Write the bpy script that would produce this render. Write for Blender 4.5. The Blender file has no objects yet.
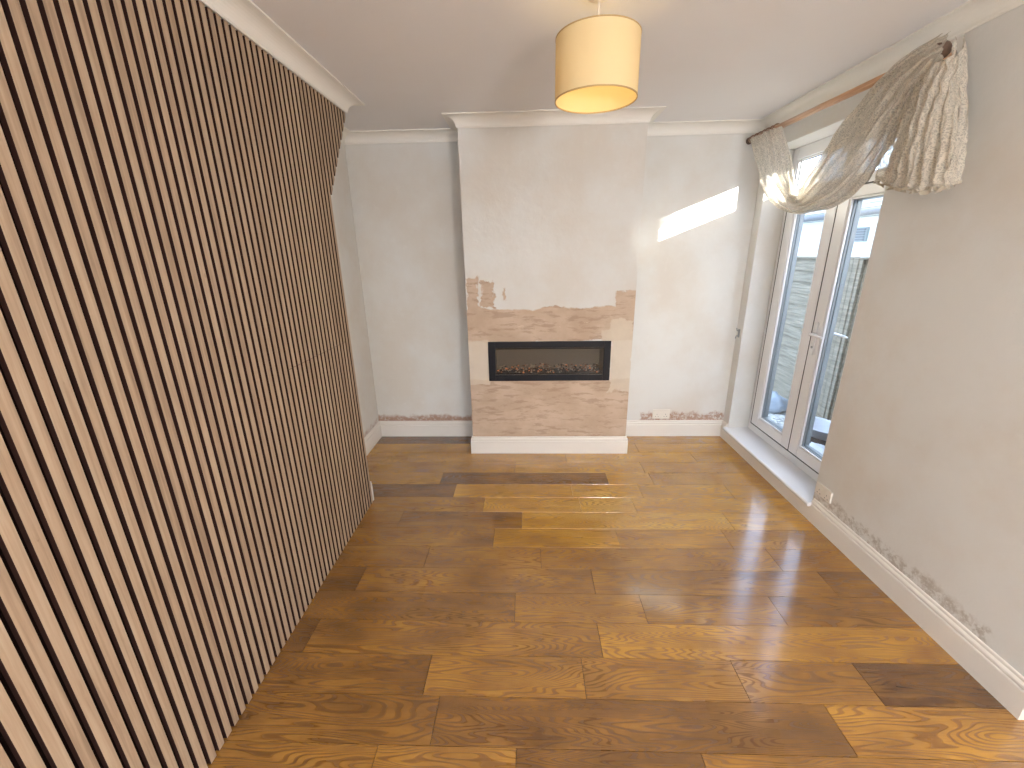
import bpy, math, random
from mathutils import Vector, Matrix, noise as mnoise
S = bpy.context.scene
COL = S.collection
R = math.radians
random.seed(7)

# ------------------------------------------------------------------ camera
cam = bpy.data.cameras.new('camera'); cam_o = bpy.data.objects.new('camera', cam); COL.objects.link(cam_o)
cam.sensor_fit = 'HORIZONTAL'; cam.sensor_width = 36.0; cam.lens = 413.62 * 36 / 1024
cam.clip_start = .02; cam.clip_end = 200
rx = Vector((0.99926447, 0.03425108, -0.01724471)); ru = Vector((0.00605218, 0.30319916, 0.95290799)); rf = Vector((-0.03786671, 0.95231147, -0.30276885))
M = Matrix((rx, ru, -rf)).transposed().to_4x4(); M.translation = Vector((0, 0, 1.5583))
cam_o.matrix_world = M
S.camera = cam_o

# ------------------------------------------------------------------ world, sun, exposure
w = bpy.data.worlds.new('world'); S.world = w; w.use_nodes = True
wn = w.node_tree; wn.nodes.clear()
sky = wn.nodes.new('ShaderNodeTexSky'); sky.sky_type = 'NISHITA'; sky.sun_disc = False
sky.sun_elevation = R(30); sky.sun_rotation = R(120); sky.dust_density = 3.0; sky.air_density = 1.0; sky.ozone_density = 1.0
mixw = wn.nodes.new('ShaderNodeMixRGB'); mixw.inputs[0].default_value = .60; mixw.inputs[2].default_value = (4.2, 5.3, 7.4, 1)
bg = wn.nodes.new('ShaderNodeBackground'); bg.inputs[1].default_value = 0.62
wo = wn.nodes.new('ShaderNodeOutputWorld')
wn.links.new(sky.outputs[0], mixw.inputs[1]); wn.links.new(mixw.outputs[0], bg.inputs[0]); wn.links.new(bg.outputs[0], wo.inputs[0])
sun = bpy.data.lights.new('sun', 'SUN'); sun.energy = 17; sun.angle = R(.6); sun.color = (1, .97, .92)
sun_o = bpy.data.objects.new('sun', sun); COL.objects.link(sun_o)
sun_o.rotation_euler = Vector((-1.45, 1.0, -.55)).to_track_quat('-Z', 'Y').to_euler()
S.view_settings.view_transform = 'Standard'; S.view_settings.look = 'None'
S.view_settings.gamma = 1; S.view_settings.use_curve_mapping = False
S.view_settings.exposure = 0.82
def portal(loc, rot, sx, sy):
    l = bpy.data.lights.new('daylight_portal', 'AREA'); l.shape = 'RECTANGLE'; l.size = sx; l.size_y = sy
    l.cycles.is_portal = True
    o = bpy.data.objects.new('daylight_portal', l); COL.objects.link(o); o.location = loc; o.rotation_euler = rot
portal((1.95, 2.72, 1.16), (0, R(90), 0), 2.1, 1.1)
portal((.3, -2.02, 1.5), (R(90), 0, 0), 2.4, 1.3)

# ------------------------------------------------------------------ dimensions
XL, XS, XR, YB, YC, C0, C1 = -1.332, -1.028, 1.692, 3.383, 3.052, -.445, .779
H, HS, HC, WC = 2.4, .144, .0666, .085
YO0, YO1, ZS, ZL, XF = 3.286, 2.2015, .116, 2.204, 1.854
YE, YT = 2.350, 2.684           # end of the panelled wall at floor and at ceiling
REAR = -1.9; XE = 3.0; YEND = 1.08

# ------------------------------------------------------------------ material helpers
class NT:
    def __init__(s, name):
        s.m = bpy.data.materials.new(name); s.m.use_nodes = True; s.t = s.m.node_tree
        s.p = s.t.nodes['Principled BSDF']; s.out = s.t.nodes['Material Output']
    def n(s, typ, ins=None, **props):
        nd = s.t.nodes.new('ShaderNode' + typ)
        for k, v in props.items(): setattr(nd, k, v)
        for k, v in (ins or {}).items(): s.set(nd.inputs[k], v)
        return nd
    def set(s, sock, v):
        if isinstance(v, bpy.types.NodeSocket): s.t.links.new(v, sock)
        elif isinstance(v, bpy.types.Node): s.t.links.new(v.outputs[0], sock)
        else:
            if sock.type == 'RGBA' and len(v) == 3: v = (*v, 1)
            sock.default_value = v
    def math(s, op, a, b=0.0, c=0.0, clamp=False):
        return s.n('Math', {0: a, 1: b, 2: c}, operation=op, use_clamp=clamp).outputs[0]
    def mix(s, f, a, b, mode='MIX'):
        return s.n('MixRGB', {0: f, 1: a, 2: b}, blend_type=mode).outputs[0]
    def ramp(s, f, stops, interp='LINEAR'):
        nd = s.n('ValToRGB', {0: f}); nd.color_ramp.interpolation = interp
        e = nd.color_ramp.elements
        while len(e) < len(stops): e.new(.5)
        for el, (p, c) in zip(e, stops): el.position = p; el.color = (*c, 1) if len(c) == 3 else c
        return nd.outputs[0]
    def sep(s, v): return s.n('SeparateXYZ', {0: v}).outputs
    def comb(s, x=0., y=0., z=0.): return s.n('CombineXYZ', {0: x, 1: y, 2: z}).outputs[0]
    def noise(s, vec, scale, detail=4., rough=.5, dist=0.):
        return s.n('TexNoise', {'Vector': vec, 'Scale': scale, 'Detail': detail, 'Roughness': rough, 'Distortion': dist}).outputs[0]
    def pos(s): return s.n('TexCoord').outputs['Object']
    def bump(s, h, strength, dist=.01):
        b = s.n('Bump', {'Height': h, 'Strength': strength, 'Distance': dist}); s.set(s.p.inputs['Normal'], b)
    def P(s, **k):
        for a, v in k.items(): s.set(s.p.inputs[a.replace('_', ' ')], v)
        return s.m
    def smooth(s, v, a, b):          # smoothstep a..b
        return s.n('MapRange', {0: v, 1: a, 2: b, 3: 0., 4: 1.}, interpolation_type='SMOOTHSTEP').outputs[0]
def rgb(r, g, b):
    f = lambda c: (c / 255) / 12.92 if c / 255 <= .04045 else ((c / 255 + .055) / 1.055) ** 2.4
    return (f(r), f(g), f(b))
def simple(name, c, rough=.5, metal=0., **k):
    t = NT(name); t.P(Base_Color=(*c, 1), Roughness=rough, Metallic=metal)
    nz = t.noise(t.pos(), 30., 3.)
    t.P(Base_Color=t.mix(t.math('MULTIPLY', nz, .12), (*c, 1), tuple(x * .75 for x in c) + (1,)))
    t.P(**k)
    return t.m

PAINT = rgb(224, 223, 219)
def paint_nodes(t, p):
    big = t.noise(p, 1.6, 5., .6); fine = t.noise(p, 22., 4., .6)
    c = t.mix(t.smooth(big, .35, .7), (*PAINT, 1), (*rgb(216, 209, 199), 1))
    c = t.mix(t.math('MULTIPLY', t.smooth(fine, .55, .8), .25), c, (*rgb(232, 228, 222), 1))
    return c, fine
def rectmask(t, p, cx, hx, cz, hz, amp, scale, seed, soft=.006, ax=0):
    q = t.sep(p); nz = t.noise(t.n('VectorMath', {0: p, 1: (seed, seed * 1.7, seed * .3)}, operation='ADD').outputs[0], scale, 5., .62)
    dx = t.math('SUBTRACT', t.math('ABSOLUTE', t.math('SUBTRACT', q[ax], cx)), hx)
    dz = t.math('SUBTRACT', t.math('ABSOLUTE', t.math('SUBTRACT', q[2], cz)), hz)
    d = t.math('ADD', t.math('MAXIMUM', dx, dz), t.math('MULTIPLY', t.math('SUBTRACT', nz, .5), amp))
    return t.smooth(d, soft, -soft)
def wall_material(name, stains=()):
    t = NT(name); p = t.pos(); c, fine = paint_nodes(t, p)
    for (ax, cx, hx, top, amp, col, dens) in stains:     # flaking, stained paint along the floor line
        m = rectmask(t, p, cx, hx, (HS + top) / 2 - .05, (top - HS) / 2 + .05, amp, 16., cx * 3 + 1, .02, ax)
        pt = t.smooth(t.noise(p, 34., 5., .7), dens - .10, dens + .12)
        m = t.math('MULTIPLY', t.math('MULTIPLY', m, pt), .62 if ax == 1 else .95)
        colv = t.mix(t.noise(p, 60., 3.), (*col, 1), (*[v * .62 for v in col], 1))
        c = t.mix(m, c, colv)
    sc = t.smooth(t.noise(t.n('Mapping', {'Vector': p, 'Scale': (3, 3, 9)}).outputs[0], 2.3, 8., .75), .69, .76)
    c = t.mix(t.math('MULTIPLY', sc, .22), c, (*rgb(150, 135, 118), 1))
    t.P(Base_Color=c, Roughness=.62); t.bump(t.math('ADD', fine, t.noise(p, 3., 3.)), .12, .01)
    return t.m
PK = rgb(192, 154, 132)
M_wall = wall_material('painted_plaster')
M_back = wall_material('painted_plaster_back', [(0, -.93, .50, .19, .085, PK, .40), (0, 1.34, .36, .215, .12, PK, .45)])
M_right = wall_material('painted_plaster_right', [(1, 1.72, .50, .205, .12, rgb(172, 155, 136), .50)])
M_left = wall_material('painted_plaster_left', [(1, 3.2, .3, .18, .08, PK, .48)])

# chimney breast: old paint over bare pink plaster
t = NT('patched_plaster'); p = t.pos(); c, fine = paint_nodes(t, p)
st = t.n('Mapping', {'Vector': p, 'Scale': (1.3, 1., 1.8)}).outputs[0]
pl = t.mix(t.smooth(t.noise(st, 3.0, 6., .6), .35, .7), (*rgb(190, 165, 141), 1), (*rgb(207, 184, 162), 1))
pl = t.mix(t.math('MULTIPLY', t.smooth(t.noise(t.n('Mapping', {'Vector': p, 'Scale': (1.5, 1., 7.)}).outputs[0], 4.5, 6., .65), .52, .62), .55), pl, (*rgb(162, 133, 110), 1))
pale = t.mix(t.noise(p, 9., 5.), (*rgb(222, 208, 186), 1), (*rgb(205, 190, 172), 1))
masks = [rectmask(t, st2, *a) for st2, a in (
    (p, (.167, .8, .30, .325, .06, 9., 1.)),
    (p, (.167, .8, 1.045, .125, .10, 6., 2.)),
    (p, (.74, .10, 1.18, .11, .14, 9., 3.)),
    (p, (-.395, .045, 1.25, .13, .16, 13., 4.)),
    (p, (-.285, .045, 1.27, .10, .15, 13., 5.)),
    (p, (-.165, .008, 1.27, .045, .08, 16., 6.)))]
mm = masks[0]
for k in masks[1:]: mm = t.math('MAXIMUM', mm, k)
c = t.mix(mm, c, pl)
for a in ((-.37, .078, .76, .175, .05, 9., 7.), (.70, .078, .80, .27, .12, 8., 8.), (.60, .05, .95, .05, .08, 10., 3.4)):
    c = t.mix(t.math('MULTIPLY', rectmask(t, p, *a), .85), c, pale)
fl = t.smooth(t.noise(t.n('Mapping', {'Vector': p, 'Scale': (2., 1., 9.)}).outputs[0], 5., 6., .7), .64, .68)
band = rectmask(t, p, .1, .7, 1.08, .08, .08, 9., 12.)
c = t.mix(t.math('MULTIPLY', t.math('MULTIPLY', fl, band), .7), c, (*rgb(226, 208, 182), 1))
t.P(Base_Color=c, Roughness=.7); t.bump(t.math('ADD', t.math('MULTIPLY', mm, -.8), fine), .25, .008)
M_chim = t.m

t = NT('ceiling_paint'); p = t.pos(); c, fine = paint_nodes(t, p)
t.P(Base_Color=t.mix(.8, c, (*rgb(238, 238, 241), 1)), Roughness=.75); t.bump(fine, .06, .01); M_ceil = t.m
t = NT('cornice_paint'); t.P(Base_Color=(*rgb(240, 237, 230), 1), Roughness=.5); t.bump(t.noise(t.pos(), 40., 3.), .05, .004); M_corn = t.m
t = NT('gloss_white_woodwork'); p = t.pos()
cc = t.mix(t.math('MULTIPLY', t.smooth(t.noise(p, 26., 6., .7), .68, .74), .4), (*rgb(236, 230, 222), 1), (*rgb(165, 150, 135), 1))
t.P(Base_Color=cc, Roughness=.32); t.bump(t.noise(p, 12., 2.), .03, .01); M_wood = t.m
t = NT('white_upvc'); t.P(Base_Color=(*rgb(238, 238, 240), 1), Roughness=.22, Coat_Weight=.2); t.bump(t.noise(t.pos(), 8., 2.), .01, .01); M_upvc = t.m
M_gasket = simple('dark_rubber_gasket', (.03, .03, .035), .6)
M_spacer = simple('grey_glazing_bead', rgb(150, 156, 160), .35, .2)
M_black = simple('satin_black_metal', (.008, .007, .010), .4, Specular_IOR_Level=.25)
M_firebox = simple('firebox_liner', (.27, .24, .205), .6)
M_dark = simple('dark_brown_wood', rgb(104, 80, 64), .55); M_ring = simple('brown_pole_ring', rgb(150, 116, 94), .5)
M_plastic = simple('cream_plastic', rgb(232, 226, 216), .35)
M_slot = simple('socket_slot', (.02, .02, .02), .6)
M_chrome = simple('white_handle', rgb(240, 240, 242), .25)
def glass_mat(name, tint, refl=1.45, mul=1.0):
    t = NT(name); t.t.nodes.remove(t.p)
    tr = t.n('BsdfTransparent', {0: (*tint, 1)}); gl = t.n('BsdfGlossy', {'Color': (1, 1, 1, 1), 'Roughness': .02 + 0.02 * t_noise_const})
    f = t.n('Fresnel', {'IOR': refl})
    bf = t.math('SUBTRACT', 1., t.n('NewGeometry').outputs['Backfacing'])   # reflect once, on the outer faces of the pane
    mx = t.n('MixShader', {0: t.math('MULTIPLY', f, bf), 1: tr, 2: gl}); t.set(t.out.inputs[0], mx)
    return t.m
t_noise_const = 0
M_glass = glass_mat('window_glass', (.96, .98, .97))
M_fglass = glass_mat('fire_glass', (.8, .78, .75), 1.5)

# oak floor
t = NT('lacquered_oak_boards')
uv = t.n('UVMap', uv_map='board').outputs[0]; att = t.n('VertexColor', layer_name='tone')
a3 = t.sep(att.outputs[0]); u = t.sep(uv)
seed = t.math('MULTIPLY', a3[1], 40.)
v1 = t.comb(t.math('MULTIPLY', u[0], .75), t.math('MULTIPLY', u[1], 6.5), seed)
field = t.noise(v1, 1.5, 2., .45, .25)
rings = t.math('SINE', t.math('MULTIPLY', field, t.math('ADD', 150., t.math('MULTIPLY', a3[2], 190.))))
rings = t.smooth(rings, .0, .9)
v2 = t.comb(t.math('MULTIPLY', u[0], 3.), t.math('MULTIPLY', u[1], 90.), seed)
streak = t.noise(v2, 2.2, 4., .65)
v3 = t.comb(t.math('MULTIPLY', u[0], 1.6), t.math('MULTIPLY', u[1], 4.), t.math('ADD', seed, 9.))
blot = t.noise(v3, 2.4, 4., .55)
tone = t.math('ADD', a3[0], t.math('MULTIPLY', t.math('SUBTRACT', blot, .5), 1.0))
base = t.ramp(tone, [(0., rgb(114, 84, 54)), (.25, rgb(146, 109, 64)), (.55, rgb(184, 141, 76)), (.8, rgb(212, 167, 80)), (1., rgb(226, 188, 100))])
g = t.math('MULTIPLY', rings, t.math('ADD', .36, t.math('MULTIPLY', blot, .8)))
base = t.mix(g, base, t.mix(1., base, (.50, .42, .34, 1), 'MULTIPLY'))
base = t.mix(t.math('MULTIPLY', t.smooth(streak, .52, .72), .38), base, t.mix(1., base, (.5, .4, .32, 1), 'MULTIPLY'))
kv = t.n('TexVoronoi', {'Vector': t.comb(t.math('MULTIPLY', u[0], 1.), t.math('MULTIPLY', u[1], 2.6), seed), 'Scale': 1.25}, feature='F1')
knot = t.smooth(t.math('ADD', kv.outputs['Distance'], t.math('MULTIPLY', t.math('SUBTRACT', streak, .5), .12)), .13, .02)
base = t.mix(t.math('MULTIPLY', knot, .7), base, (*rgb(70, 46, 30), 1))
base = t.mix(1., base, (.90, .79, .58, 1), 'MULTIPLY')
rn = t.noise(t.pos(), 3.2, 4., .6)
t.P(Base_Color=base, Roughness=t.math('ADD', .14, t.math('ADD', t.math('MULTIPLY', rn, .18), t.math('MULTIPLY', rings, .06))), Specular_IOR_Level=.4, Coat_Weight=1., Coat_Roughness=t.math('ADD', .06, t.math('MULTIPLY', rn, .14)), Coat_IOR=1.6)
hgt = t.math('ADD', t.math('MULTIPLY', rings, -.9), t.math('ADD', t.math('MULTIPLY', streak, -.5), t.math('MULTIPLY', t.noise(t.comb(t.math('MULTIPLY', u[0], 2.), t.math('MULTIPLY', u[1], 3.), seed), 2., 2.), 3.)))
t.bump(hgt, .4, .0022); M_floor = t.m
M_under = simple('underlay', (.03, .02, .012), .9)

# slat veneer
t = NT('oak_veneer'); p = t.pos(); att = t.n('VertexColor', layer_name='tone'); a3 = t.sep(att.outputs[0]); q = t.sep(p)
vv = t.comb(t.math('MULTIPLY', q[0], 20.), t.math('MULTIPLY', q[1], 60.), t.math('ADD', t.math('MULTIPLY', q[2], 2.2), t.math('MULTIPLY', a3[1], 50.)))
gr = t.noise(vv, 1.6, 5., .6, .4)
c = t.ramp(t.math('ADD', gr, t.math('MULTIPLY', t.math('SUBTRACT', a3[0], .5), .18)), [(.2, rgb(142, 118, 97)), (.5, rgb(174, 149, 124)), (.8, rgb(190, 168, 143))])
sp = t.smooth(t.noise(t.comb(t.math('MULTIPLY', q[0], 10.), t.math('MULTIPLY', q[1], 30.), t.math('MULTIPLY', q[2], 8.)), 2.2, 2., .5), .74, .80)
c = t.mix(t.math('MULTIPLY', sp, .6), c, (*rgb(105, 72, 50), 1))
t.P(Base_Color=c, Roughness=.5); t.bump(gr, .1, .002); M_ven = t.m
M_felt = simple('black_felt', (.008, .004, .003), .95, Specular_IOR_Level=.1)

M_side = simple('dark_slat_edge', (.032, .012, .009), .8, Specular_IOR_Level=.2)
# shade cloth
def cloth(name, col, trans, hole=None):
    t = NT(name); t.t.nodes.remove(t.p)
    d = t.n('BsdfDiffuse', {0: (*col, 1)}); r = t.n('BsdfTranslucent', {0: (*col, 1)})
    mx = t.n('MixShader', {0: trans, 1: d, 2: r}); res = mx
    if hole:
        uv = t.n('UVMap', uv_map='lace').outputs[0]
        uvd = t.n('VectorMath', {0: uv, 1: t.n('VectorMath', {0: t.n('TexNoise', {'Vector': uv, 'Scale': 14., 'Detail': 4.}).outputs[1], 1: (.05, .05, 0)}, operation='MULTIPLY').outputs[0]}, operation='ADD').outputs[0]
        vo = t.n('TexVoronoi', {'Vector': uvd, 'Scale': 110.}, feature='DISTANCE_TO_EDGE').outputs[0]
        q = t.sep(uvd)
        th = t.noise(t.comb(t.math('MULTIPLY', q[0], 150.), t.math('MULTIPLY', q[1], 16.), 0.), 1., 4., .6, .3)
        a = t.math('MAXIMUM', t.smooth(vo, .30, .02), t.smooth(th, .42, .62))
        a = t.math('MAXIMUM', t.math('MULTIPLY', a, hole[1]), hole[0])
        tr = t.n('BsdfTransparent', {0: (1, 1, 1, 1)})
        res = t.n('MixShader', {0: a, 1: tr, 2: mx})
    t.set(t.out.inputs[0], res)
    return t.m
M_shade = cloth('lampshade_fabric', rgb(240, 224, 182), .34)
M_lace = cloth('lace_fabric', rgb(222, 214, 200), .4, (.60, .97))
M_hem = cloth('lace_edging', rgb(196, 186, 168), .35)
t = NT('warm_bulb'); t.P(Base_Color=(1, .9, .7, 1), Emission_Color=(1, .74, .38, 1), Emission_Strength=3.2); M_bulb = t.m
M_rim = simple('shade_trim', rgb(190, 160, 110), .6)
t = NT('pine_pole'); p = t.pos(); gr = t.noise(t.n('Mapping', {'Vector': p, 'Scale': (60, 3, 60)}).outputs[0], 1.5, 4.)
t.P(Base_Color=t.ramp(gr, [(.3, rgb(186, 140, 104)), (.7, rgb(222, 184, 148))]), Roughness=.3, Coat_Weight=.4); M_pole = t.m

# ------------------------------------------------------------------ mesh helpers
class MB:
    def __init__(s): s.v = []; s.f = []; s.mi = []; s.tone = None; s.uv = None
    def quadbox(s, x0, x1, y0, y1, z0, z1, mi=0):
        b = len(s.v)
        s.v += [(x, y, z) for z in (z0, z1) for y in (y0, y1) for x in (x0, x1)]
        for q in ((0, 2, 3, 1), (4, 5, 7, 6), (0, 1, 5, 4), (2, 6, 7, 3), (0, 4, 6, 2), (1, 3, 7, 5)):
            s.f.append(tuple(b + i for i in q)); s.mi.append(mi)
        return s
    def prism(s, poly, ax, a, b2, mi=0):     # poly in the two other axes, extruded along ax from a to b2
        n = len(poly); b = len(s.v)
        for h in (a, b2):
            for (p, q) in poly:
                c = [p, q]; c.insert(ax, h); s.v.append(tuple(c))
        s.f.append(tuple(range(b, b + n))); s.f.append(tuple(range(b + 2 * n - 1, b + n - 1, -1))); s.mi += [mi, mi]
        for i in range(n):
            j = (i + 1) % n; s.f.append((b + i, b + n + i, b + n + j, b + j)); s.mi.append(mi)
        return s
    def rings(s, rs, mi=0, closed=True, cap=True):   # list of rings (same count)
        n = len(rs[0]); b = len(s.v)
        for r in rs: s.v += [tuple(p) for p in r]
        for k in range(len(rs) - 1):
            for i in range(n if closed else n - 1):
                j = (i + 1) % n
                s.f.append((b + k * n + i, b + k * n + j, b + (k + 1) * n + j, b + (k + 1) * n + i)); s.mi.append(mi)
        if cap and closed:
            s.f.append(tuple(b + i for i in range(n - 1, -1, -1))); s.f.append(tuple(b + (len(rs) - 1) * n + i for i in range(n))); s.mi += [mi, mi]
        return s
    def lathe(s, prof, c=(0, 0, 0), axis='z', n=32, mi=0, cap=False):
        rs = []
        for (r, h) in prof:
            ring = []
            for k in range(n):
                a = 2 * math.pi * k / n; x, y = r * math.cos(a), r * math.sin(a)
                q = {'z': (x, y, h), 'y': (x, h, y), 'x': (h, x, y)}[axis]
                ring.append((c[0] + q[0], c[1] + q[1], c[2] + q[2]))
            rs.append(ring)
        return s.rings(rs, mi, True, cap)
    def tube(s, pts, r, n=8, mi=0):
        rs = []; pts = [Vector(p) for p in pts]
        for i, p in enumerate(pts):
            d = (pts[min(i + 1, len(pts) - 1)] - pts[max(i - 1, 0)]).normalized()
            a = d.cross(Vector((0, 0, 1))); a = a.normalized() if a.length > .05 else Vector((1, 0, 0)); b = d.cross(a).normalized()
            rr = r[i] if isinstance(r, (list, tuple)) else r
            rs.append([p + (a * math.cos(2 * math.pi * k / n) + b * math.sin(2 * math.pi * k / n)) * rr for k in range(n)])
        return s.rings(rs, mi)
    def build(s, name, mats, parent=None, smooth=False, bevel=0, auto=False):
        me = bpy.data.meshes.new(name); me.from_pydata(s.v, [], s.f); me.update()
        for m in (mats if isinstance(mats, (list, tuple)) else [mats]): me.materials.append(m)
        for p, i in zip(me.polygons, s.mi): p.material_index = i; p.use_smooth = smooth
        if s.tone:
            ca = me.color_attributes.new('tone', 'FLOAT_COLOR', 'CORNER')
            for p in me.polygons:
                for li in p.loop_indices: ca.data[li].color = (*s.tone[p.index], 1)
        if s.uv:
            ul = me.uv_layers.new(name=s.uv[0])
            for l in me.loops: ul.data[l.index].uv = s.uv[1][l.vertex_index]
        import bmesh
        if not s.tone:
            bm = bmesh.new(); bm.from_mesh(me); bmesh.ops.recalc_face_normals(bm, faces=bm.faces); bm.to_mesh(me); bm.free()
        o = bpy.data.objects.new(name, me); COL.objects.link(o)
        if parent: o.parent = parent; o.matrix_parent_inverse = Matrix.Translation(-parent.location)
        if bevel:
            b = o.modifiers.new('bevel', 'BEVEL'); b.width = bevel; b.segments = 2; b.limit_method = 'ANGLE'; b.angle_limit = R(40)
        return o
def struct(o): o['kind'] = 'structure'; return o
def tag(o, label, cat, group=None):
    o['label'] = label; o['category'] = cat
    if group: o['group'] = group
    return o
def thing(name, loc, label=None, cat=None, group=None):
    o = bpy.data.objects.new(name, None); COL.objects.link(o); o.location = loc; o.empty_display_size = .05
    if label: tag(o, label, cat, group)
    return o
def sweep(path, prof, seg_names, mat, first_mitre=None, last_mitre=None, only=None):
    """prof: (offset from wall, z); interior lies to the right of travel."""
    P = [Vector(p) for p in path]; N = []
    for a, b in zip(P, P[1:]):
        d = (b - a).normalized(); N.append(Vector((d.y, -d.x)))
    MT = []
    for i in range(len(P)):
        if i == 0: m = first_mitre or N[0]
        elif i == len(P) - 1: m = last_mitre or N[-1]
        else: m = (N[i - 1] + N[i]) / (1 + N[i - 1].dot(N[i]))
        MT.append(Vector(m))
    for i in range(len(P) - 1):
        if not seg_names[i]: continue
        mb = MB(); rs = []
        for k in (i, i + 1): rs.append([(P[k].x + MT[k].x * o, P[k].y + MT[k].y * o, z) for (o, z) in prof])
        mb.rings(rs); struct(mb.build(seg_names[i], mat))

# ------------------------------------------------------------------ setting: floor
rows = {  # own board tones; front rows darkened and far rows lightened to imitate light falloff
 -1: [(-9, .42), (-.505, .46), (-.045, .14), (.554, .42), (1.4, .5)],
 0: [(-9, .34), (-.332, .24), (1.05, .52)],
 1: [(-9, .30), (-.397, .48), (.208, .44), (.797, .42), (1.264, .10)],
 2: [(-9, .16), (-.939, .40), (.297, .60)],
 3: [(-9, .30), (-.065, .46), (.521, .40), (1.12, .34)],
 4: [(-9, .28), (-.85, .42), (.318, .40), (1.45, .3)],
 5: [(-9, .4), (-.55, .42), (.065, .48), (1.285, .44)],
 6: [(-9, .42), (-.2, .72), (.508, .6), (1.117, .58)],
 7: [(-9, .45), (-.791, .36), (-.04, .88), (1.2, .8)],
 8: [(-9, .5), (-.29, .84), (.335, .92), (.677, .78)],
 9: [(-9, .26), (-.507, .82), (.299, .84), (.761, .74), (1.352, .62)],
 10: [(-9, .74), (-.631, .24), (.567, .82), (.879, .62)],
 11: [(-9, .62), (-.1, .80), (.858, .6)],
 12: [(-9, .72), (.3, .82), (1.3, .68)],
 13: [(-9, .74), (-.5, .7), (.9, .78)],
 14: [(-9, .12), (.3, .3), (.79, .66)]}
fl = MB(); fl.tone = []; uvs = []
RW = .163; y00 = .936
def board(x0, x1, y0, y1, tone, swirl=None):
    g = .0007; b = len(fl.v)
    x0 += g; x1 -= g; y0 += g; y1 -= g; e = .0005
    ring = lambda i, z: [(x0 + i, y0 + i, z), (x1 - i, y0 + i, z), (x1 - i, y1 - i, z), (x0 + i, y1 - i, z)]
    fl.v.extend(ring(0, -.012)); fl.v.extend(ring(0, -.001)); fl.v.extend(ring(e, 0.))
    sd = random.random(); sw = random.random() if swirl is None else swirl; ux = random.uniform(0, 5)
    for p in fl.v[b:]: uvs.append((p[0] - x0 + ux, p[1] - y0))
    for k in (0, 4):
        for i in range(4):
            j = (i + 1) % 4; fl.f.append((b + k + i, b + k + j, b + k + 4 + j, b + k + 4 + i))
    fl.f.append((b + 8, b + 9, b + 10, b + 11))
    for _ in range(9): fl.tone.append((tone, sd, sw)); fl.mi.append(0)
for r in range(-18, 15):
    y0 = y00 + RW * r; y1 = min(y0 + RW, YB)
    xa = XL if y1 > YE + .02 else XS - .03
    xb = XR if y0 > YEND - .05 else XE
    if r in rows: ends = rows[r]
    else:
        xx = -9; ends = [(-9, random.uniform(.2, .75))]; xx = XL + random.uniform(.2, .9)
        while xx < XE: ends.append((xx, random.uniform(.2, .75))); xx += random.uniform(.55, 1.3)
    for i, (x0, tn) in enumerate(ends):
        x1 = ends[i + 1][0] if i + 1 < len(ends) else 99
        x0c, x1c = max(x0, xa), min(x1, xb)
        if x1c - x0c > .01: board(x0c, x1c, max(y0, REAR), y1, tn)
fl.uv = ('board', uvs)
fl.quadbox(XL - .02, XE + .1, REAR - .1, YB + .05, -.08, -.013, 1)
for _ in range(6): fl.tone.append((0, 0, 0))
uvs += [(0, 0)] * 8
struct(fl.build('floor', [M_floor, M_under]))

# ------------------------------------------------------------------ setting: walls, ceiling
struct(MB().prism([(XL - .3, REAR - .2), (XE + .2, REAR - .2), (XE + .2, YEND + .2), (XF + .10, YEND + .2), (XF + .10, YB + .3), (XL - .3, YB + .3)], 2, H, H + .12).build('ceiling', M_ceil))
struct(MB().quadbox(XL - .2, XR + .232, YB, YB + .2, -.1, H).build('wall_back', M_back))
xb = XS - .022
struct(MB().prism([(REAR - .2, -.08), (YE + .004, -.08), (YE + .004, 1.888), (YT + .004, 2.316), (YT + .004, H), (REAR - .2, H)], 0, XL, xb).build('wall_left', M_wall))
struct(MB().quadbox(XL - .2, XL, REAR - .2, YB, -.08, H).build('wall_left_recess', M_left))
fx0, fx1, fz0, fz1 = -.280, .606, .632, .906
m = MB()
m.quadbox(C0, fx0, YC, YB, 0, H); m.quadbox(fx1, C1, YC, YB, 0, H)
m.quadbox(fx0, fx1, YC, YB, 0, fz0); m.quadbox(fx0, fx1, YC, YB, fz1, H)
struct(m.build('wall_chimney', M_chim))
xo = XF + .07
m = MB()
m.quadbox(XR, xo, YO0, YB, -.3, H); m.quadbox(XR, xo, YEND, YO1, -.3, H)
m.quadbox(XR, xo, YO1, YO0, ZL, H); m.quadbox(XR, xo, YO1, YO0, -.35, ZS - .022)
struct(m.build('wall_right', M_right, bevel=.004))
struct(MB().quadbox(xo, XE + .2, YEND, YEND + .2, -.35, H).build('wall_side', M_wall))
struct(MB().quadbox(XE, XE + .2, REAR - .2, YEND, -.35, H).build('wall_far_right', M_wall))
wx0, wx1, wz0, wz1 = -.9, 1.5, .85, 2.15
m = MB(); m.quadbox(XL - .2, wx0, REAR - .2, REAR, -.35, H); m.quadbox(wx1, XE, REAR - .2, REAR, -.35, H)
m.quadbox(wx0, wx1, REAR - .2, REAR, -.35, wz0); m.quadbox(wx0, wx1, REAR - .2, REAR, wz1, H)
struct(m.build('wall_front', M_wall))
m = MB()
for a in ((wx0, wx1, wz0, wz0 + .06), (wx0, wx1, wz1 - .06, wz1), (wx0, wx0 + .06, wz0 + .06, wz1 - .06), (wx1 - .06, wx1, wz0 + .06, wz1 - .06), (.27, .33, wz0 + .06, wz1 - .06)):
    m.quadbox(a[0], a[1], REAR - .16, REAR - .1, a[2], a[3])
w2 = struct(m.build('added_rear_window', M_upvc))  # unseen rear window, added to bring more daylight into the room
MB().quadbox(wx0 + .06, wx1 - .06, REAR - .135, REAR - .131, wz0 + .06, wz1 - .06).build('glass_pane', M_glass, w2)

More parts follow.
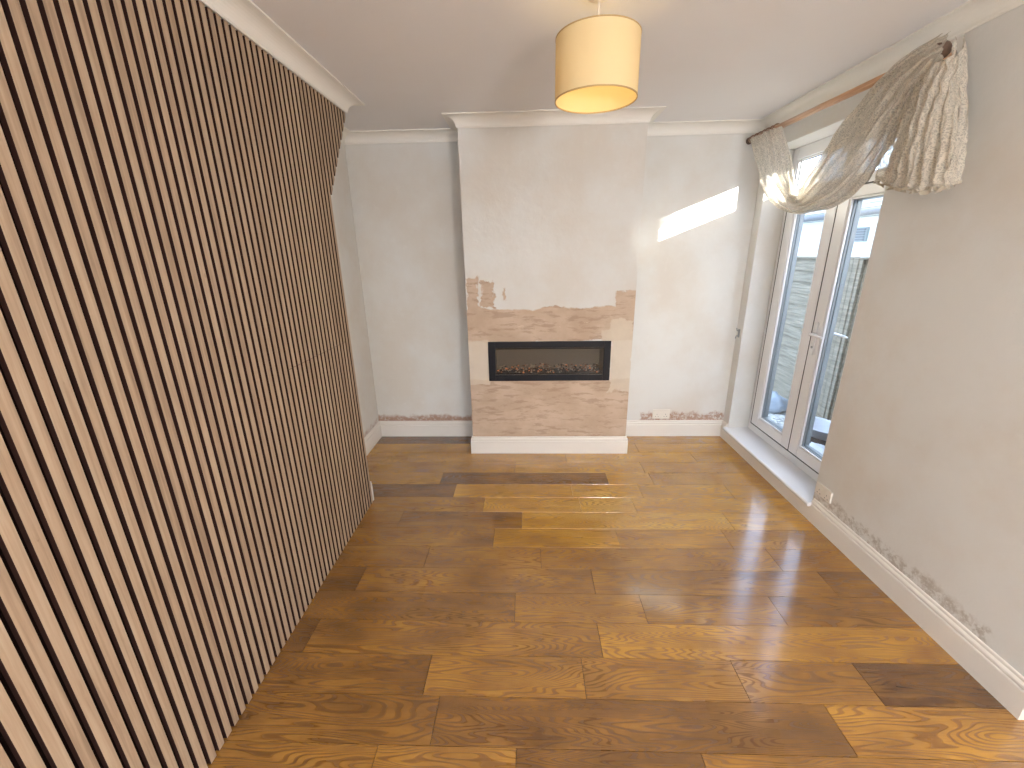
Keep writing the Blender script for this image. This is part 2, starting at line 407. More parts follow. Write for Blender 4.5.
# cornice
cp = [(0, H - HC), (.006, H - HC), (.008, H - HC + .004)]
for k in range(9):
    a = math.pi / 2 * k / 8; cp.append((.010 + (WC - .022) * (1 - math.cos(a)), H - HC + .006 + (HC - .014) * math.sin(a)))
cp += [(WC - .010, H - .008), (WC, H - .007), (WC, H), (0, H)]
cpath = [(XS, REAR), (XS, YT), (XL, YT), (XL, YB), (C0, YB), (C0, YC), (C1, YC), (C1, YB), (XR, YB), (XR, YEND), (XE, YEND)]
sweep(cpath, cp, ['trim_%d' % (i + 1) for i in range(10)], M_corn)
# small cap closing the gap between cornice and the wall behind the slats
# baseboards
sp = [(0, 0), (.018, 0), (.018, .104), (.016, .107), (.0115, .108), (.0110, .113), (.0150, .115), (.0170, .119), (.0160, .125), (.0115, .130), (.0085, .132), (.0090, .137), (.0085, .142), (.006, HS), (0, HS)]
spath = [(XS - .003, YE + .004), (XL, YE + .004), (XL, YB), (C0, YB), (C0, YC), (C1, YC), (C1, YB), (XR, YB), (XR, YO0 + .012)]
sweep(spath, sp, ['baseboard_return', 'baseboard_left', 'baseboard_back_left', 'baseboard_chimney_left', 'baseboard_chimney', 'baseboard_chimney_right', 'baseboard_back_right', 'baseboard_corner'], M_wood)
sweep([(XR, YO1 - .018), (XR, YEND), (XE, YEND)], sp, ['baseboard_right', 'baseboard_side'], M_wood)
struct(MB().quadbox(XR - .018, XR, YO1 - .018, YO0 + .012, 0, ZS - .022).build('trim_20', M_wood, bevel=.001))

# ------------------------------------------------------------------ garden doors and window frame
WY0, WY1 = 2.165, YO0          # outer frame in y
YM = 2.7185; LB, LT = .190, 1.88
def rect_frame(m, x0, x1, y0, y1, z0, z1, wl, wr, wb, wt, mi=0):   # wl = low-y side
    m.quadbox(x0, x1, y0, y0 + wl, z0, z1, mi); m.quadbox(x0, x1, y1 - wr, y1, z0, z1, mi)
    m.quadbox(x0, x1, y0 + wl, y1 - wr, z0, z0 + wb, mi); m.quadbox(x0, x1, y0 + wl, y1 - wr, z1 - wt, z1, mi)
sill = MB().prism([(XR - .036, ZS - .022), (XR - .040, ZS - .016), (XR - .040, ZS - .006), (XR - .034, ZS), (XF + .02, ZS), (XF + .02, ZS - .022)], 1, 0, 1)
sill.v = [(a[0], (YO1 - .022) if a[1] == 0 else YO0, a[2]) for a in sill.v]
# keep the sill inside the reveal, horn only in front of the wall
sill = MB(); nose = [(XR - .036, ZS - .022), (XR - .040, ZS - .016), (XR - .040, ZS - .006), (XR - .034, ZS), (XR, ZS), (XR, ZS - .022)]
sill.prism([(a, b) for a, b in nose], 1, YO1 - .022, YO0 + .008)
sill.quadbox(XR, XF + .02, YO1, YO0, ZS - .022, ZS)
struct(sill.build('sill_trim', M_upvc)).name = 'trim_21'
win = MB()
rect_frame(win, XF, xo, YO1 - .0, WY1, ZS, ZL, .02, .055, LB - ZS - .004, .075)
win.quadbox(XF, xo, YO1 + .02, YO0 - .055, LT + .004, LT + .055)                 # transom
win.quadbox(XF, xo, YM - .035, YM + .035, LT + .055, ZL - .075)       # mullion of the top lights
win_o = struct(win.build('window_1', M_upvc, bevel=.004))
def beads(m, x0, y0, y1, z0, z1, w_=.012): rect_frame(m, x0, x0 + .012, y0, y1, z0, z1, w_, w_, w_, w_)
for (a, b) in ((YO1 + .02, YM - .035), (YM + .035, YO0 - .055)):
    z0, z1 = LT + .055, ZL - .075
    MB().quadbox(XF + .030, XF + .034, a, b, z0, z1).build('glass_pane', M_glass, win_o)
    g = MB(); beads(g, XF + .010, a + .001, b - .001, z0 + .001, z1 - .001, .010); g.build('glazing_bead', M_upvc, win_o, bevel=.003)
    g = MB(); beads(g, XF + .0225, a + .0005, b - .0005, z0 + .0005, z1 - .0005, .013); g.v = [(x if x < XF + .03 else XF + .0295, y, z) for x, y, z in g.v]; g.build('gasket', M_gasket, win_o)
def leaf(name, y0, y1, hinge_low):
    x0, x1 = XF - .016, XF + .052
    m = MB(); st = .088
    rect_frame(m, x0, x1, y0 + .003, y1 - .003, LB, LT, st, st, .074, .058)
    o = struct(m.build(name, M_upvc, bevel=.005))
    a, b, z0, z1 = y0 + .003 + st, y1 - .003 - st, LB + .074, LT - .058
    g = MB(); rect_frame(g, x0 + .004, x0 + .020, a, b, z0, z1, .012, .012, .012, .012); g.build('glazing_bead', M_upvc, o, bevel=.004)
    g = MB(); rect_frame(g, x0 + .021, x0 + .034, a, b, z0, z1, .014, .014, .014, .014); rect_frame(g, x0 + .039, x1 - .001, a, b, z0, z1, .014, .014, .014, .014); g.build('gasket', M_spacer, o)
    MB().quadbox(x0 + .0345, x0 + .0385, a + .002, b - .002, z0 + .002, z1 - .002).build('glass_pane', M_glass, o)
    g = MB(); rect_frame(g, XF - .0145, XF - .0005, y0 - .004, y1 + .004, LB - .007, LT + .007, .0065, .0065, .0065, .0065); g.build('seal', M_gasket, o)
    return o, x0, x1
d1, lx0, lx1 = leaf('door_1', YM, 3.225, False)
d2, _, _ = leaf('door_2', 2.206 + .018, YM, True)
def handle(par, y, x, sgn, leverdir, zc=1.0):
    m = MB(); pr_ = []
    for k in range(16):
        a = 2 * math.pi * k / 16; pr_.append((y + .013 * math.cos(a), zc + (.095 if math.sin(a) >= 0 else -.095) + .013 * math.sin(a)))
    m.prism(pr_, 0, x, x + sgn * .009)
    o = m.build('handle_plate', M_chrome, par, bevel=.002)
    m = MB(); m.tube([(x + sgn * .008, y, zc + .03), (x + sgn * .04, y, zc + .03), (x + sgn * .047, y + leverdir * .012, zc + .03), (x + sgn * .045, y + leverdir * .06, zc + .03), (x + sgn * .042, y + leverdir * .115, zc + .028)], [.009, .009, .009, .008, .007], 10)
    m.build('handle_lever', M_chrome, o, smooth=True)
    m = MB(); m.lathe([(.0, 0), (.008, 0), (.008, sgn * .003), (0, sgn * .003)], (x + sgn * .009, y, zc - .055), 'x', 14)
    m.build('lock_cylinder', M_spacer, o)
handle(d2, YM - .045, lx0, -1, -1); handle(d2, YM - .045, lx1, 1, -1)
handle(d1, YM + .045, lx1, 1, 1)

# ------------------------------------------------------------------ slatted wall panels
PITCH = .0371; SW = .0236; Y0G = 2.27
def slat_panel(ya, yb_, z0, z1, label, cut=False, name='slat_panel'):
    root = thing(name, (xb, ya, z0), label, 'wall panel', 'wooden slat panels covering the left wall')
    m = MB()
    poly = lambda a, b: [(a, z0), (b, z0), (b, z1), (a, z1)]
    edge = lambda y: 1.902 + (y - 2.378) * (2.324 - 1.902) / .306
    if cut:      # last strip: full height up to YE, then the sloping upper piece
        m.prism([(ya, z0), (YE - .002, z0), (YE - .002, edge(YE) + .004), (yb_ - .002, edge(yb_ - .002) + .004), (yb_ - .002, z1), (ya, z1)], 0, xb + .0005, xb + .009)
    else: m.quadbox(xb + .0005, xb + .009, ya + .0004, yb_ - .0004, z0 + .0004, z1 - .0004)
    m.build('felt_backing', M_felt, root)
    s = MB(); s.tone = []
    n = int(round((yb_ - ya) / PITCH))
    for k in range(n):
        a = ya + k * PITCH + (PITCH - SW) / 2; b = a + SW
        zb, zb2 = z0 + .0006, z0 + .0006
        if cut and b > YE - .004: zb, zb2 = edge(a), edge(b)
        if z1 - max(zb, zb2) < .003: continue
        x0, x1 = xb + .0092, XS
        i = len(s.v)
        s.v += [(x0, a, zb), (x1, a, zb), (x1, b, zb2), (x0, b, zb2), (x0, a, z1), (x1, a, z1), (x1, b, z1), (x0, b, z1)]
        for q, mi in (((0, 1, 2, 3), 1), ((4, 7, 6, 5), 1), ((1, 5, 6, 2), 0), ((0, 4, 5, 1), 1), ((3, 2, 6, 7), 1), ((0, 3, 7, 4), 1)):
            s.f.append(tuple(i + j for j in q)); s.mi.append(mi)
        tn = (random.random(), random.random(), 0)
        s.tone += [tn] * 6
    s.build('slats', [M_ven, M_side], root)
ZT = H - HC - .001
b3 = Y0G; W = PITCH * 16
slat_panel(b3, b3 + PITCH * 11.15, .001, ZT, 'narrow end strip of slatted wood wall panel with sloping cut top by the alcove', cut=True)
slat_panel(b3 - W, b3, 1.0945, ZT, 'upper slatted wood wall panel above the thin horizontal joint near the alcove')
slat_panel(b3 - W, b3, .001, 1.0935, 'short lower slatted wood wall panel under the thin horizontal joint near the alcove')
slat_panel(b3 - 2 * W, b3 - W, .001, ZT, 'full height slatted wood wall panel in the middle, next to the jointed one')
slat_panel(b3 - 3 * W, b3 - 2 * W, .001, ZT, 'full height slatted wood wall panel at the left edge of the photo, nearest the viewer')
slat_panel(b3 - 4 * W, b3 - 3 * W, .001, ZT, 'full height slatted wood wall panel beyond the left edge of the photo')

# ------------------------------------------------------------------ electric fire
fr = thing('electric_fire', (.163, YC, .616), 'long black framed electric fire set into the chimney breast', 'fireplace')
FX0, FX1, FZ0, FZ1 = -.296, .622, .616, .922
m = MB(); t_, tb = .052, .046
for (a, b, c_, d) in ((FX0, FX0 + t_, FZ0, FZ1), (FX1 - t_, FX1, FZ0, FZ1), (FX0 + t_, FX1 - t_, FZ0, FZ0 + tb), (FX0 + t_, FX1 - t_, FZ1 - tb, FZ1)):
    m.quadbox(a, b, YC - .014, YC - .0005, c_, d)
m.build('frame', M_black, fr, bevel=.002)
ix0, ix1, iz0, iz1 = FX0 + t_, FX1 - t_, FZ0 + tb, FZ1 - tb
m = MB(); e = .004
m.quadbox(ix0 - .01, ix0, YC + .001, YC + .16, iz0, iz1); m.quadbox(ix1, ix1 + .01, YC + .001, YC + .16, iz0, iz1)
m.quadbox(ix0 - .01, ix1 + .01, YC + .001, YC + .16, iz0 - .01, iz0); m.quadbox(ix0 - .01, ix1 + .01, YC + .001, YC + .16, iz1, iz1 + .01)
m.quadbox(ix0 - .01, ix1 + .01, YC + .16, YC + .17, iz0 - .01, iz1 + .01)
m.build('firebox', M_firebox, fr)
MB().quadbox(ix0, ix1, YC - .006, YC - .003, iz0, iz1).build('glass_front', M_fglass, fr)
m = MB(); m.quadbox(ix0, ix1, YC - .003, YC + .003, iz1 - .014, iz1 - .004); m.build('heater_grille', M_black, fr)
# bed of crystals and glowing embers
def lump(m, c, r, mi, n=6, sq=.75):
    rs = []
    for k in range(1, 4):
        a = math.pi * k / 4; rr = r * math.sin(a)
        rs.append([(c[0] + rr * math.cos(2 * math.pi * i / n + k) * random.uniform(.75, 1.2), c[1] + rr * math.sin(2 * math.pi * i / n + k) * random.uniform(.75, 1.2), c[2] - r * sq * math.cos(a)) for i in range(n)])
    m.rings(rs, mi)
m = MB()
for k in range(340):
    x = random.uniform(ix0 + .012, ix1 - .012); y = random.uniform(YC + .015, YC + .145)
    hh = .006 + .034 * (y - YC) / .145 * random.uniform(.6, 1.2) + .012 * mnoise.noise(Vector((x * 9, y * 9, 0)))
    lump(m, (x, y, iz0 + .004 + hh), random.uniform(.004, .0095), random.choice((0, 0, 1, 1, 1, 2, 2, 2, 3)))
m.quadbox(ix0, ix1, YC + .012, YC + .15, iz0, iz0 + .008, 0)
M_cry = simple('crystal', rgb(190, 180, 165), .15); M_coal = simple('charred_pebble', (.02, .016, .014), .7); M_brown = simple('brown_pebble', rgb(112, 78, 54), .5)
t = NT('glowing_ember'); t.P(Base_Color=(.5, .2, .08, 1), Emission_Color=(1, .33, .10, 1), Emission_Strength=.45); M_emb = t.m
eb = m.build('ember_bed', [M_coal, M_brown, M_cry, M_emb], fr); eb['kind'] = 'stuff'

# ------------------------------------------------------------------ pendant lamp
LX, LY, LZ = .2534, 1.76, 2.082
lamp = thing('pendant_lamp', (LX, LY, LZ), 'round cream fabric drum pendant lamp, lit, hanging from the ceiling', 'lamp')
LR, LH = .147, .188
m = MB(); m.lathe([(LR, 0), (LR, LH), (LR - .0012, LH), (LR - .0012, 0), (LR, 0)], (LX, LY, LZ), 'z', 72); m.build('lamp_shade', M_shade, lamp, smooth=False)
for o in [lamp.children[-1]]:
    for p_ in o.data.polygons: p_.use_smooth = True
    o.modifiers.new('es', 'EDGE_SPLIT').split_angle = R(40)
for z, nm in ((0, 'bottom_ring'), (LH, 'top_ring')):
    m = MB(); m.lathe([(LR + .0012, -.002), (LR + .0012, .002), (LR - .0022, .002), (LR - .0022, -.002), (LR + .0012, -.002)], (LX, LY, LZ + z), 'z', 72); m.build(nm, M_rim, lamp)
m = MB()
for k in range(3):
    a = R(20 + 120 * k); m.tube([(LX + .02 * math.cos(a), LY + .02 * math.sin(a), LZ + LH - .012), (LX + (LR - .003) * math.cos(a), LY + (LR - .003) * math.sin(a), LZ + LH - .003)], .0015, 6)
m.build('spider', M_chrome, lamp)
m = MB(); m.lathe([(0, -.045), (.017, -.045), (.020, -.02), (.020, .0), (.012, .012), (.006, .02), (0, .02)], (LX, LY, LZ + LH), 'z', 24); m.build('lamp_holder', M_plastic, lamp, smooth=True)
m = MB(); m.lathe([(.0, -.105), (.012, -.103), (.024, -.09), (.029, -.072), (.026, -.055), (.015, -.035), (.013, -.02), (0, -.02)], (LX, LY, LZ + LH - .025), 'z', 24); m.build('bulb', M_bulb, lamp, smooth=True)
m = MB(); m.tube([(LX, LY, LZ + LH + .018), (LX, LY, H - .02)], .003, 8); m.build('cable', M_plastic, lamp)
m = MB(); m.lathe([(0, -.026), (.012, -.026), (.022, -.018), (.042, -.012), (.048, 0), (0, 0)], (LX, LY, H), 'z', 32); m.build('ceiling_rose', M_plastic, lamp, smooth=True)
pl_ = bpy.data.lights.new('lamp_light', 'POINT'); pl_.energy = 1.9; pl_.color = (1, .70, .27); pl_.shadow_soft_size = .032
po = bpy.data.objects.new('lamp_light', pl_); COL.objects.link(po); po.location = (LX, LY, LZ + .085); po.parent = lamp; po.matrix_parent_inverse = Matrix.Translation(-lamp.location)

# added globe light, unseen behind the viewer, to brighten the room
GLOBE = 56.
def added_fill_lamp(x, y, z):
    r = thing('added_fill_lamp', (x, y, 0), 'added white globe fill light on a stand, unseen behind the viewer', 'lamp')
    m = MB(); m.lathe([(.20 * math.sin(math.pi * k / 20) + .0001, -.20 * math.cos(math.pi * k / 20)) for k in range(21)], (x, y, z), 'z', 32)
    t = NT('lit_globe'); t.P(Base_Color=(1, .9, .8, 1), Emission_Color=(1, .975, .955, 1), Emission_Strength=GLOBE)
    m.build('globe', t.m, r, smooth=True)
    m = MB(); m.tube([(x, y, .02), (x, y, z - .199)], .010, 12); m.build('pole', M_chrome, r, smooth=True)
    m = MB(); m.lathe([(0, .0005), (.14, .0005), (.14, .012), (.03, .022), (0, .022)], (x, y, 0), 'z', 32); m.build('base', M_chrome, r)
added_fill_lamp(1.2, -1.45, 1.45)

# ------------------------------------------------------------------ curtain pole
PX, PZ, PR = 1.580, 2.270, .0165
PYa, PYb = 3.350, 1.975
pole = thing('curtain_pole', (PX, (PYa + PYb) / 2, PZ), 'varnished pale wooden curtain pole above the garden doors', 'curtain pole')
def pz(y): return 2.262 + (y - 1.94) * (2.284 - 2.262) / 1.44
m = MB(); m.tube([(PX, PYa, pz(PYa)), (PX, PYb, pz(PYb))], PR, 20); m.build('rod', M_pole, pole, smooth=True)
for y, s_ in ((PYa, 1), (PYb, -1)):
    m = MB(); pr_ = [(.0, 0), (.0185, 0), (.0235, .006), (.0175, .013), (.028, .024), (.031, .036), (.027, .050), (.015, .060), (.0, .062)] if s_ < 0 else [(.0, 0), (.0175, 0), (.0215, .006), (.0165, .012), (.021, .018), (.0225, .024), (.012, .028), (.0, .030)]
    m.lathe([(a, b * s_) for a, b in pr_], (PX, y, pz(y)), 'y', 20); m.build('finial', M_dark, pole, smooth=True)
for y in (3.27, 2.03):
    m = MB(); m.lathe([(.024, -.006), (.024, .006), (.0168, .006), (.0168, -.006), (.024, -.006)], (PX, y, pz(y)), 'y', 20)
    m.tube([(PX + .022, y, pz(y)), (XR, y, pz(y))], .008, 10); m.lathe([(.0, -.008), (.022, -.008), (.024, 0), (0, 0)], (XR, y, pz(y)), 'x', 18)
    m.build('bracket', M_pole, pole)
for k in range(7):        # rings bunched at the wall end
    y = 3.315 - k * .048
    m = MB(); rr = []
    for i in range(20):
        a = 2 * math.pi * i / 20; d = Vector((math.cos(a), (.12 if k % 2 else -.1), math.sin(a)))
        rr.append([(PX + (.0215 + .004 * math.cos(b)) * math.cos(a), y + .004 * math.sin(b) + .006 * math.cos(a) * (1 if k % 2 else -1), pz(y) + (.0215 + .004 * math.cos(b)) * math.sin(a)) for b in [2 * math.pi * j / 6 for j in range(6)]])
    rr.append(rr[0]); m.rings(rr, cap=False); m.build('pole_ring', M_ring, pole, smooth=True)

# ------------------------------------------------------------------ lace curtain
def catmull(P, t):
    n = len(P) - 1; x = t * n; i = min(int(x), n - 1); f = x - i
    p0, p1, p2, p3 = P[max(i - 1, 0)], P[i], P[i + 1], P[min(i + 2, n)]
    return .5 * ((2 * p1) + (-p0 + p2) * f + (2 * p0 - 5 * p1 + 4 * p2 - p3) * f * f + (-p0 + 3 * p1 - 3 * p2 + p3) * f ** 3)
O_ = Vector((0, 0, 1.5583))
def at(px, py, x):            # point of the hanging cloth at distance x from the viewer's axis
    d = rf * 413.62 + rx * (px - 512) + ru * (384 - py); return O_ + d * (x / d.x)
cur = thing('lace_curtain', (PX, 2.6, 2.27), 'cream lace scarf curtain swagged over the pole above the garden doors', 'curtain')
XC = 1.545
def cloth_sheet(name, strands, nu, nv, folds, amp, seed, parent=cur, uvs=(1., 1.), mat=M_lace, hem=None):
    m = MB(); uv = []
    K = len(strands) - 1
    for j in range(nv + 1):
        v = j / nv
        pts = [catmull(s_, v) for s_ in strands]
        for i in range(nu + 1):
            u_ = i / nu
            p_ = catmull(pts, u_)
            env = min(1., .35 + 2.2 * min(v, 1 - v) if hem is None else .3 + 1.2 * v)
            nn = mnoise.noise(Vector((u_ * 5 + seed, v * 3, 1.3)))
            a = math.sin(2 * math.pi * folds * u_ + 2.2 * nn + seed) + .4 * math.sin(2 * math.pi * folds * 2.3 * u_ + 3 * v + seed)
            xx = p_.x + amp * env * a + .010 * mnoise.noise(Vector((u_ * 9, v * 14, seed)))
            zz = p_.z + .006 * mnoise.noise(Vector((u_ * 16, v * 18, seed + 4))); yy = p_.y + .006 * mnoise.noise(Vector((u_ * 15, v * 18, seed + 9)))
            if hem and v > .93: zz -= (v - .93) / .07 * .012 * math.sin(u_ * 55) ; xx += (v - .93) / .07 * .008 * math.cos(u_ * 47)
            m.v.append((xx, yy, zz)); uv.append((u_ * uvs[0], v * uvs[1]))
    for j in range(nv):
        for i in range(nu):
            b = j * (nu + 1) + i; m.f.append((b, b + 1, b + nu + 2, b + nu + 1)); m.mi.append(0)
    m.uv = ('lace', uv)
    o = m.build(name, mat, parent, smooth=True)
    return o, m
def A(pts, dx=0.): return [at(a, b, XC + (c if False else 0) + dx) for (a, b, *c_) in pts for c in (0,)]
sw0 = A([(781, 126), (788, 150), (793, 178), (797, 196), (810, 173), (828, 146), (848, 117), (872, 86), (910, 52), (941, 33)])
sw1 = A([(767, 131), (772, 158), (780, 186), (797, 204), (822, 187), (846, 160), (866, 134), (886, 104), (908, 76), (934, 53)], -.03)
sw2 = A([(750, 139), (757, 167), (768, 200), (790, 213), (822, 210), (848, 197), (868, 174), (890, 140), (912, 104), (932, 66)], .0)
cloth_sheet('swag', [sw0, sw1, sw2], 64, 150, 6, .012, 1.3, uvs=(.55, 1.5))
cloth_sheet('swag', [[p_ + Vector((.03, .004, .006)) for p_ in s_[3:]] for s_ in (sw0, sw1, sw2)], 56, 110, 5, .012, 5.5, uvs=(.5, 1.1))  # extra hidden layer, added to keep the sun off the chimney breast
# gather of cloth round the wall end of the pole
m = MB(); uv = []
for j in range(41):
    y = 3.325 - .36 * j / 40
    for i in range(25):
        a = 2 * math.pi * i / 24; r_ = .027 + .007 * math.sin(j * 1.9 + math.sin(a * 2)) + .003 * math.sin(a * 5 + j)
        m.v.append((PX + r_ * math.cos(a), y, pz(y) + r_ * math.sin(a))); uv.append((i / 24 * .2, j / 40 * .4))
for j in range(40):
    for i in range(24): b = j * 25 + i; m.f.append((b, b + 1, b + 26, b + 25)); m.mi.append(0)
# tail
XT = 1.555
T = lambda pts, dx=0.: [at(a, b, XT + dx) for a, b in pts]
t0 = T([(931, 50), (914, 74), (899, 110), (886, 146), (878, 174), (877, 181)])
t1 = T([(934, 62), (925, 84), (916, 112), (905, 150), (897, 182), (896, 186)], -.03)
t2 = T([(951, 56), (943, 86), (934, 115), (926, 155), (921, 184), (920, 189)], -.015)
t3 = T([(956, 36), (957, 78), (958, 115), (955, 150), (949, 181), (948, 186)], .03)
cloth_sheet('tail', [t0, t1, t2, t3], 72, 90, 6, .013, 4.1, uvs=(.55, .7), hem=True)
# second layer of the tail behind it
cloth_sheet('tail', [[p_ + Vector((.035, .006, .008)) for p_ in s_] for s_ in (t0, t1, t2, t3)], 60, 80, 5, .012, 7.7, uvs=(.5, .7), hem=True)
# ruffled edging along the hem
rf_pts = []
hemP = [t0[-1], t1[-1], t2[-1], t3[-1]]
m = MB(); n = 140
for i in range(n + 1):
    u_ = i / n; c_ = catmull(hemP, u_)
    c_ = c_ + Vector((.010 * math.sin(u_ * 60), 0, .006 * math.sin(u_ * 41)))
    w_ = .010 + .006 * abs(math.sin(u_ * 33))
    m.v.append(tuple(c_)); m.v.append(tuple(c_ + Vector((.012 * math.cos(u_ * 60), .008 * math.sin(u_ * 71), -w_))))
for i in range(n): m.f.append((2 * i, 2 * i + 1, 2 * i + 3, 2 * i + 2)); m.mi.append(0)
m.build('ruffle', M_hem, cur, smooth=True)

# ------------------------------------------------------------------ sockets and cleat
def socket_plate(name, face, origin, w_, h_, label, sw=True):
    """face: function (u, depth, z) -> world"""
    o = thing(name, face(0, 0, 0), label, 'socket')
    def bx(a, b, c_, d, e0, e1, nm, mat, par, bev=0):
        m = MB(); ps = [face(u_, e, z) for z in (c_, d) for e in (e0, e1) for u_ in (a, b)]
        m.v = [tuple(q_) for q_ in ps]
        for q_ in ((0, 2, 3, 1), (4, 5, 7, 6), (0, 1, 5, 4), (2, 6, 7, 3), (0, 4, 6, 2), (1, 3, 7, 5)): m.f.append(q_); m.mi.append(0)
        return m.build(nm, mat, par, bevel=bev)
    bx(-w_ / 2, w_ / 2, -h_ / 2, h_ / 2, 0, .009, 'face_plate', M_plastic, o, .002)
    for s_ in (-1, 1):
        bx(s_ * w_ * .13 - .007, s_ * w_ * .13 + .007, h_ * .12, h_ * .34, .009, .012, 'rocker_switch', M_plastic, o, .001)
        cx = s_ * w_ * .25
        for (du, dz, ww, hh) in ((0, -.002, .003, .008), (-.011, -.022, .006, .004), (.011, -.022, .006, .004)):
            bx(cx + du - ww / 2, cx + du + ww / 2, dz - hh / 2, dz + hh / 2, .0088, .0093, 'pin_hole', M_slot, o)
    return o
socket_plate('wall_socket', lambda u_, e, z: Vector((1.154 + u_, YB - e, .204 + z)), 0, .146, .084, 'white double socket low on the back wall right of the chimney breast')
socket_plate('wall_socket', lambda u_, e, z: Vector((XR - e, 2.125 + u_, .221 + z)), 0, .124, .070, 'beige double socket beside the end of the door sill on the right wall')
m = MB(); m.quadbox(XR - .006, XR, 3.325, 3.345, .88, .945, 0); m.tube([(XR - .004, 3.335, .93), (XR - .02, 3.335, .935), (XR - .024, 3.335, .955)], .004, 8); m.tube([(XR - .004, 3.335, .895), (XR - .02, 3.335, .89), (XR - .024, 3.335, .87)], .004, 8)
tag(m.build('cord_cleat', M_spacer), 'small grey cord cleat on the corner between back wall and garden doors', 'hook')

# ------------------------------------------------------------------ outside
GZ = -.08; FXX = 2.87
t = NT('gravel_ground'); p = t.pos(); vo = t.n('TexVoronoi', {'Vector': p, 'Scale': 38.}).outputs
t.P(Base_Color=t.mix(t.sep(vo[1])[0], (*rgb(120, 122, 120), 1), (*rgb(210, 208, 202), 1)), Roughness=.9); t.bump(vo[0], .8, .02); M_grav = t.m
struct(MB().quadbox(-8, 30, -14, 26, GZ - .2, GZ).build('ground', M_grav))
t = NT('weathered_fence'); p = t.pos(); gr = t.noise(t.n('Mapping', {'Vector': p, 'Scale': (20, 1.6, 22)}).outputs[0], 2.2, 5., .6, .6)
t.P(Base_Color=t.ramp(gr, [(.25, rgb(96, 88, 74)), (.6, rgb(138, 130, 114)), (.85, rgb(160, 153, 138))]), Roughness=.9); t.bump(gr, .4, .01); M_fence = t.m
M_conc = simple('concrete', rgb(176, 176, 170), .9)
def fence(ya, yb_, label):
    r = thing('garden_fence', (FXX, ya, GZ), label, 'fence')
    m = MB(); n = 13; top = 1.44
    for k in range(n):
        z0 = GZ + .04 + k * (top - GZ - .04) / n; hh = (top - GZ) / n + .022; rs = []
        for i in range(31):
            f = i / 30; y = ya + (yb_ - ya) * f; wv = .010 * mnoise.noise(Vector((y * 3.2, k * 1.7, 0))) + .004 * mnoise.noise(Vector((y * 9, k, 3)))
            rs.append([(FXX - .010 + .004 * wv, y, z0 + wv), (FXX + .0, y, z0 + wv), (FXX + .012, y, z0 + hh), (FXX + .006, y, z0 + hh)])
        m.rings(rs)
    m.build('boards', M_fence, r)
    for y in (ya + .02, (ya + yb_) / 2, yb_ - .02):
        MB().quadbox(FXX - .030, FXX - .011, y - .018, y + .018, GZ + .04, top + .01).build('batten', M_fence, r)
    MB().quadbox(FXX - .035, FXX + .02, ya, yb_, top + .01, top + .03).build('capping', M_fence, r)
fence(1.98, 3.785, 'weathered grey overlap fence panel seen through the right hand garden door')
fence(3.855, 5.66, 'weathered grey overlap fence panel seen through the left hand garden door')
for y, lb in ((3.82, 'slim grey timber fence post seen through the right hand garden door'), (5.72, 'slim grey timber fence post beyond the far fence panel')):
    tag(MB().quadbox(FXX - .035, FXX + .035, y - .03, y + .03, GZ, 1.46).build('fence_post', M_fence, bevel=.006), lb, 'fence post')

BX = 4.5
t = NT('white_render'); p = t.pos(); t.P(Base_Color=t.mix(t.noise(p, 4., 4.), (*rgb(238, 238, 234), 1), (*rgb(226, 226, 222), 1)), Roughness=.85); M_rend = t.m
t = NT('roof_tiles'); p = t.pos(); br = t.n('TexBrick', {'Vector': t.n('Mapping', {'Vector': t.comb(t.sep(p)[1], t.sep(p)[2], 0.)}).outputs[0], 'Color1': (*rgb(168, 164, 152), 1), 'Color2': (*rgb(130, 128, 120), 1), 'Mortar': (*rgb(80, 80, 76), 1), 'Scale': 1., 'Brick Width': .24, 'Row Height': .075, 'Mortar Size': .008})
t.P(Base_Color=br.outputs[0], Roughness=.9); M_tile = t.m
M_fasc = simple('grey_fascia', rgb(118, 120, 124), .5); M_pale = simple('pale_soffit', rgb(205, 212, 206), .6); M_vent = simple('grey_louvre', rgb(150, 158, 156), .6)
bd = thing('outbuilding', (BX, 8, GZ), 'white rendered low building with grey tiled roof beyond the fence', 'building')
MB().quadbox(BX, BX + 3.2, 4.6, 14, GZ, 1.93).build('wall', M_rend, bd)
m = MB(); m.prism([(BX - .16, 1.99), (BX - .16, 2.03), (BX + 1.6, 2.72), (BX + 3.4, 2.03), (BX + 3.4, 1.99)], 1, 4.5, 14.1); m.build('roof', M_tile, bd)
MB().quadbox(BX - .14, BX - .0005, 4.55, 14.05, 1.935, 1.989).build('fascia', M_pale, bd)
m = MB(); m.tube([(BX - .20, 4.5, 1.975), (BX - .20, 14.1, 1.975)], .045, 10); m.build('gutter', M_fasc, bd, smooth=True)
v_ = MB(); v_.quadbox(BX - .03, BX - .0005, 5.95, 6.27, 1.62, 1.80); vo_ = v_.build('vent_window', M_vent, bd)
m = MB()
for k in range(5): m.quadbox(BX - .045, BX - .031, 5.97, 6.25, 1.635 + k * .032, 1.655 + k * .032)
m.build('louvre', M_fasc, vo_)
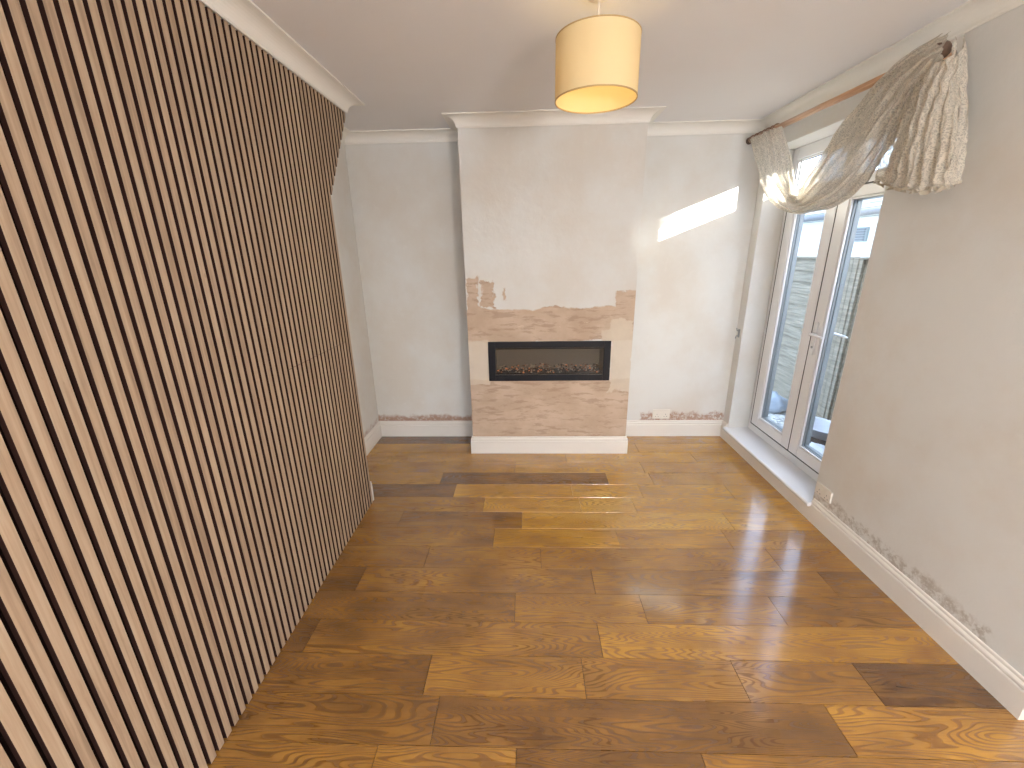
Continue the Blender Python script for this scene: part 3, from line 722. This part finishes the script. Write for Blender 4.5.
# unseen block added towards the sun, shading all but the bright wall patch
nb = thing('sun_blocker', (6, -2, GZ), 'pale unseen block added to shade the low sun, right beyond the fence', 'light blocker')
MB().quadbox(BX, BX + 5, -10, 4.2, GZ, 2.80).build('wall', M_rend, nb)
MB().quadbox(BX - .05, BX + 5.05, -10.05, 4.25, 2.801, 2.85).build('blocker_cap', M_conc, nb)

# rubble sacks and tub on the gravel
M_sack = simple('blue_grey_sack', rgb(150, 160, 172), .6); M_tub = simple('grey_plastic_tub', rgb(186, 188, 194), .45)
def sack(c, r, sq, seed, label):
    m = MB(); rs = []; n = 22
    for k in range(1, 14):
        a = math.pi * k / 14; ring = []
        for i in range(n):
            b = 2 * math.pi * i / n; d = Vector((math.sin(a) * math.cos(b), math.sin(a) * math.sin(b), -math.cos(a)))
            q_ = 1 + .35 * mnoise.noise(d * 1.6 + Vector((seed, 0, 0))) + .22 * mnoise.noise(d * 5 + Vector((seed, 3, 0))) + .08 * mnoise.noise(d * 13)
            ring.append((c[0] + r * q_ * d.x, c[1] + r * q_ * d.y, max(GZ + .002, c[2] + r * sq * q_ * d.z)))
        rs.append(ring)
    m.rings(rs); return tag(m.build('rubble_sack', M_sack, smooth=True), label, 'bag')
sack((2.60, 4.22, GZ + .06), .15, .75, 1., 'crumpled blue grey rubble sack at the foot of the fence, left hand door')
M_sack = simple('white_plastic_sack', rgb(206, 210, 214), .5)
sack((2.34, 3.06, GZ + .05), .12, .7, 9., 'crumpled white plastic sack in front of the grey tub, nearest the doors')
sack((2.60, 3.05, GZ + .04), .09, .7, 12., 'small white plastic scrap in front of the grey tub, nearest the fence')
m = MB(); rs = []
for (s_, z) in ((.17, 0), (.20, .02), (.235, .19), (.25, .20), (.25, .21), (.235, .212), (.222, .19), (.18, .03), (.02, .025)):
    rs.append([(2.58 + s_ * .6 * math.cos(2 * math.pi * k / 36), 3.46 + s_ * .85 * math.sin(2 * math.pi * k / 36), GZ + .001 + z * .7) for k in range(36)])
m.rings(rs); tag(m.build('tub', M_tub, smooth=True), 'grey oval plastic tub on the ground outside the right hand door', 'tub')
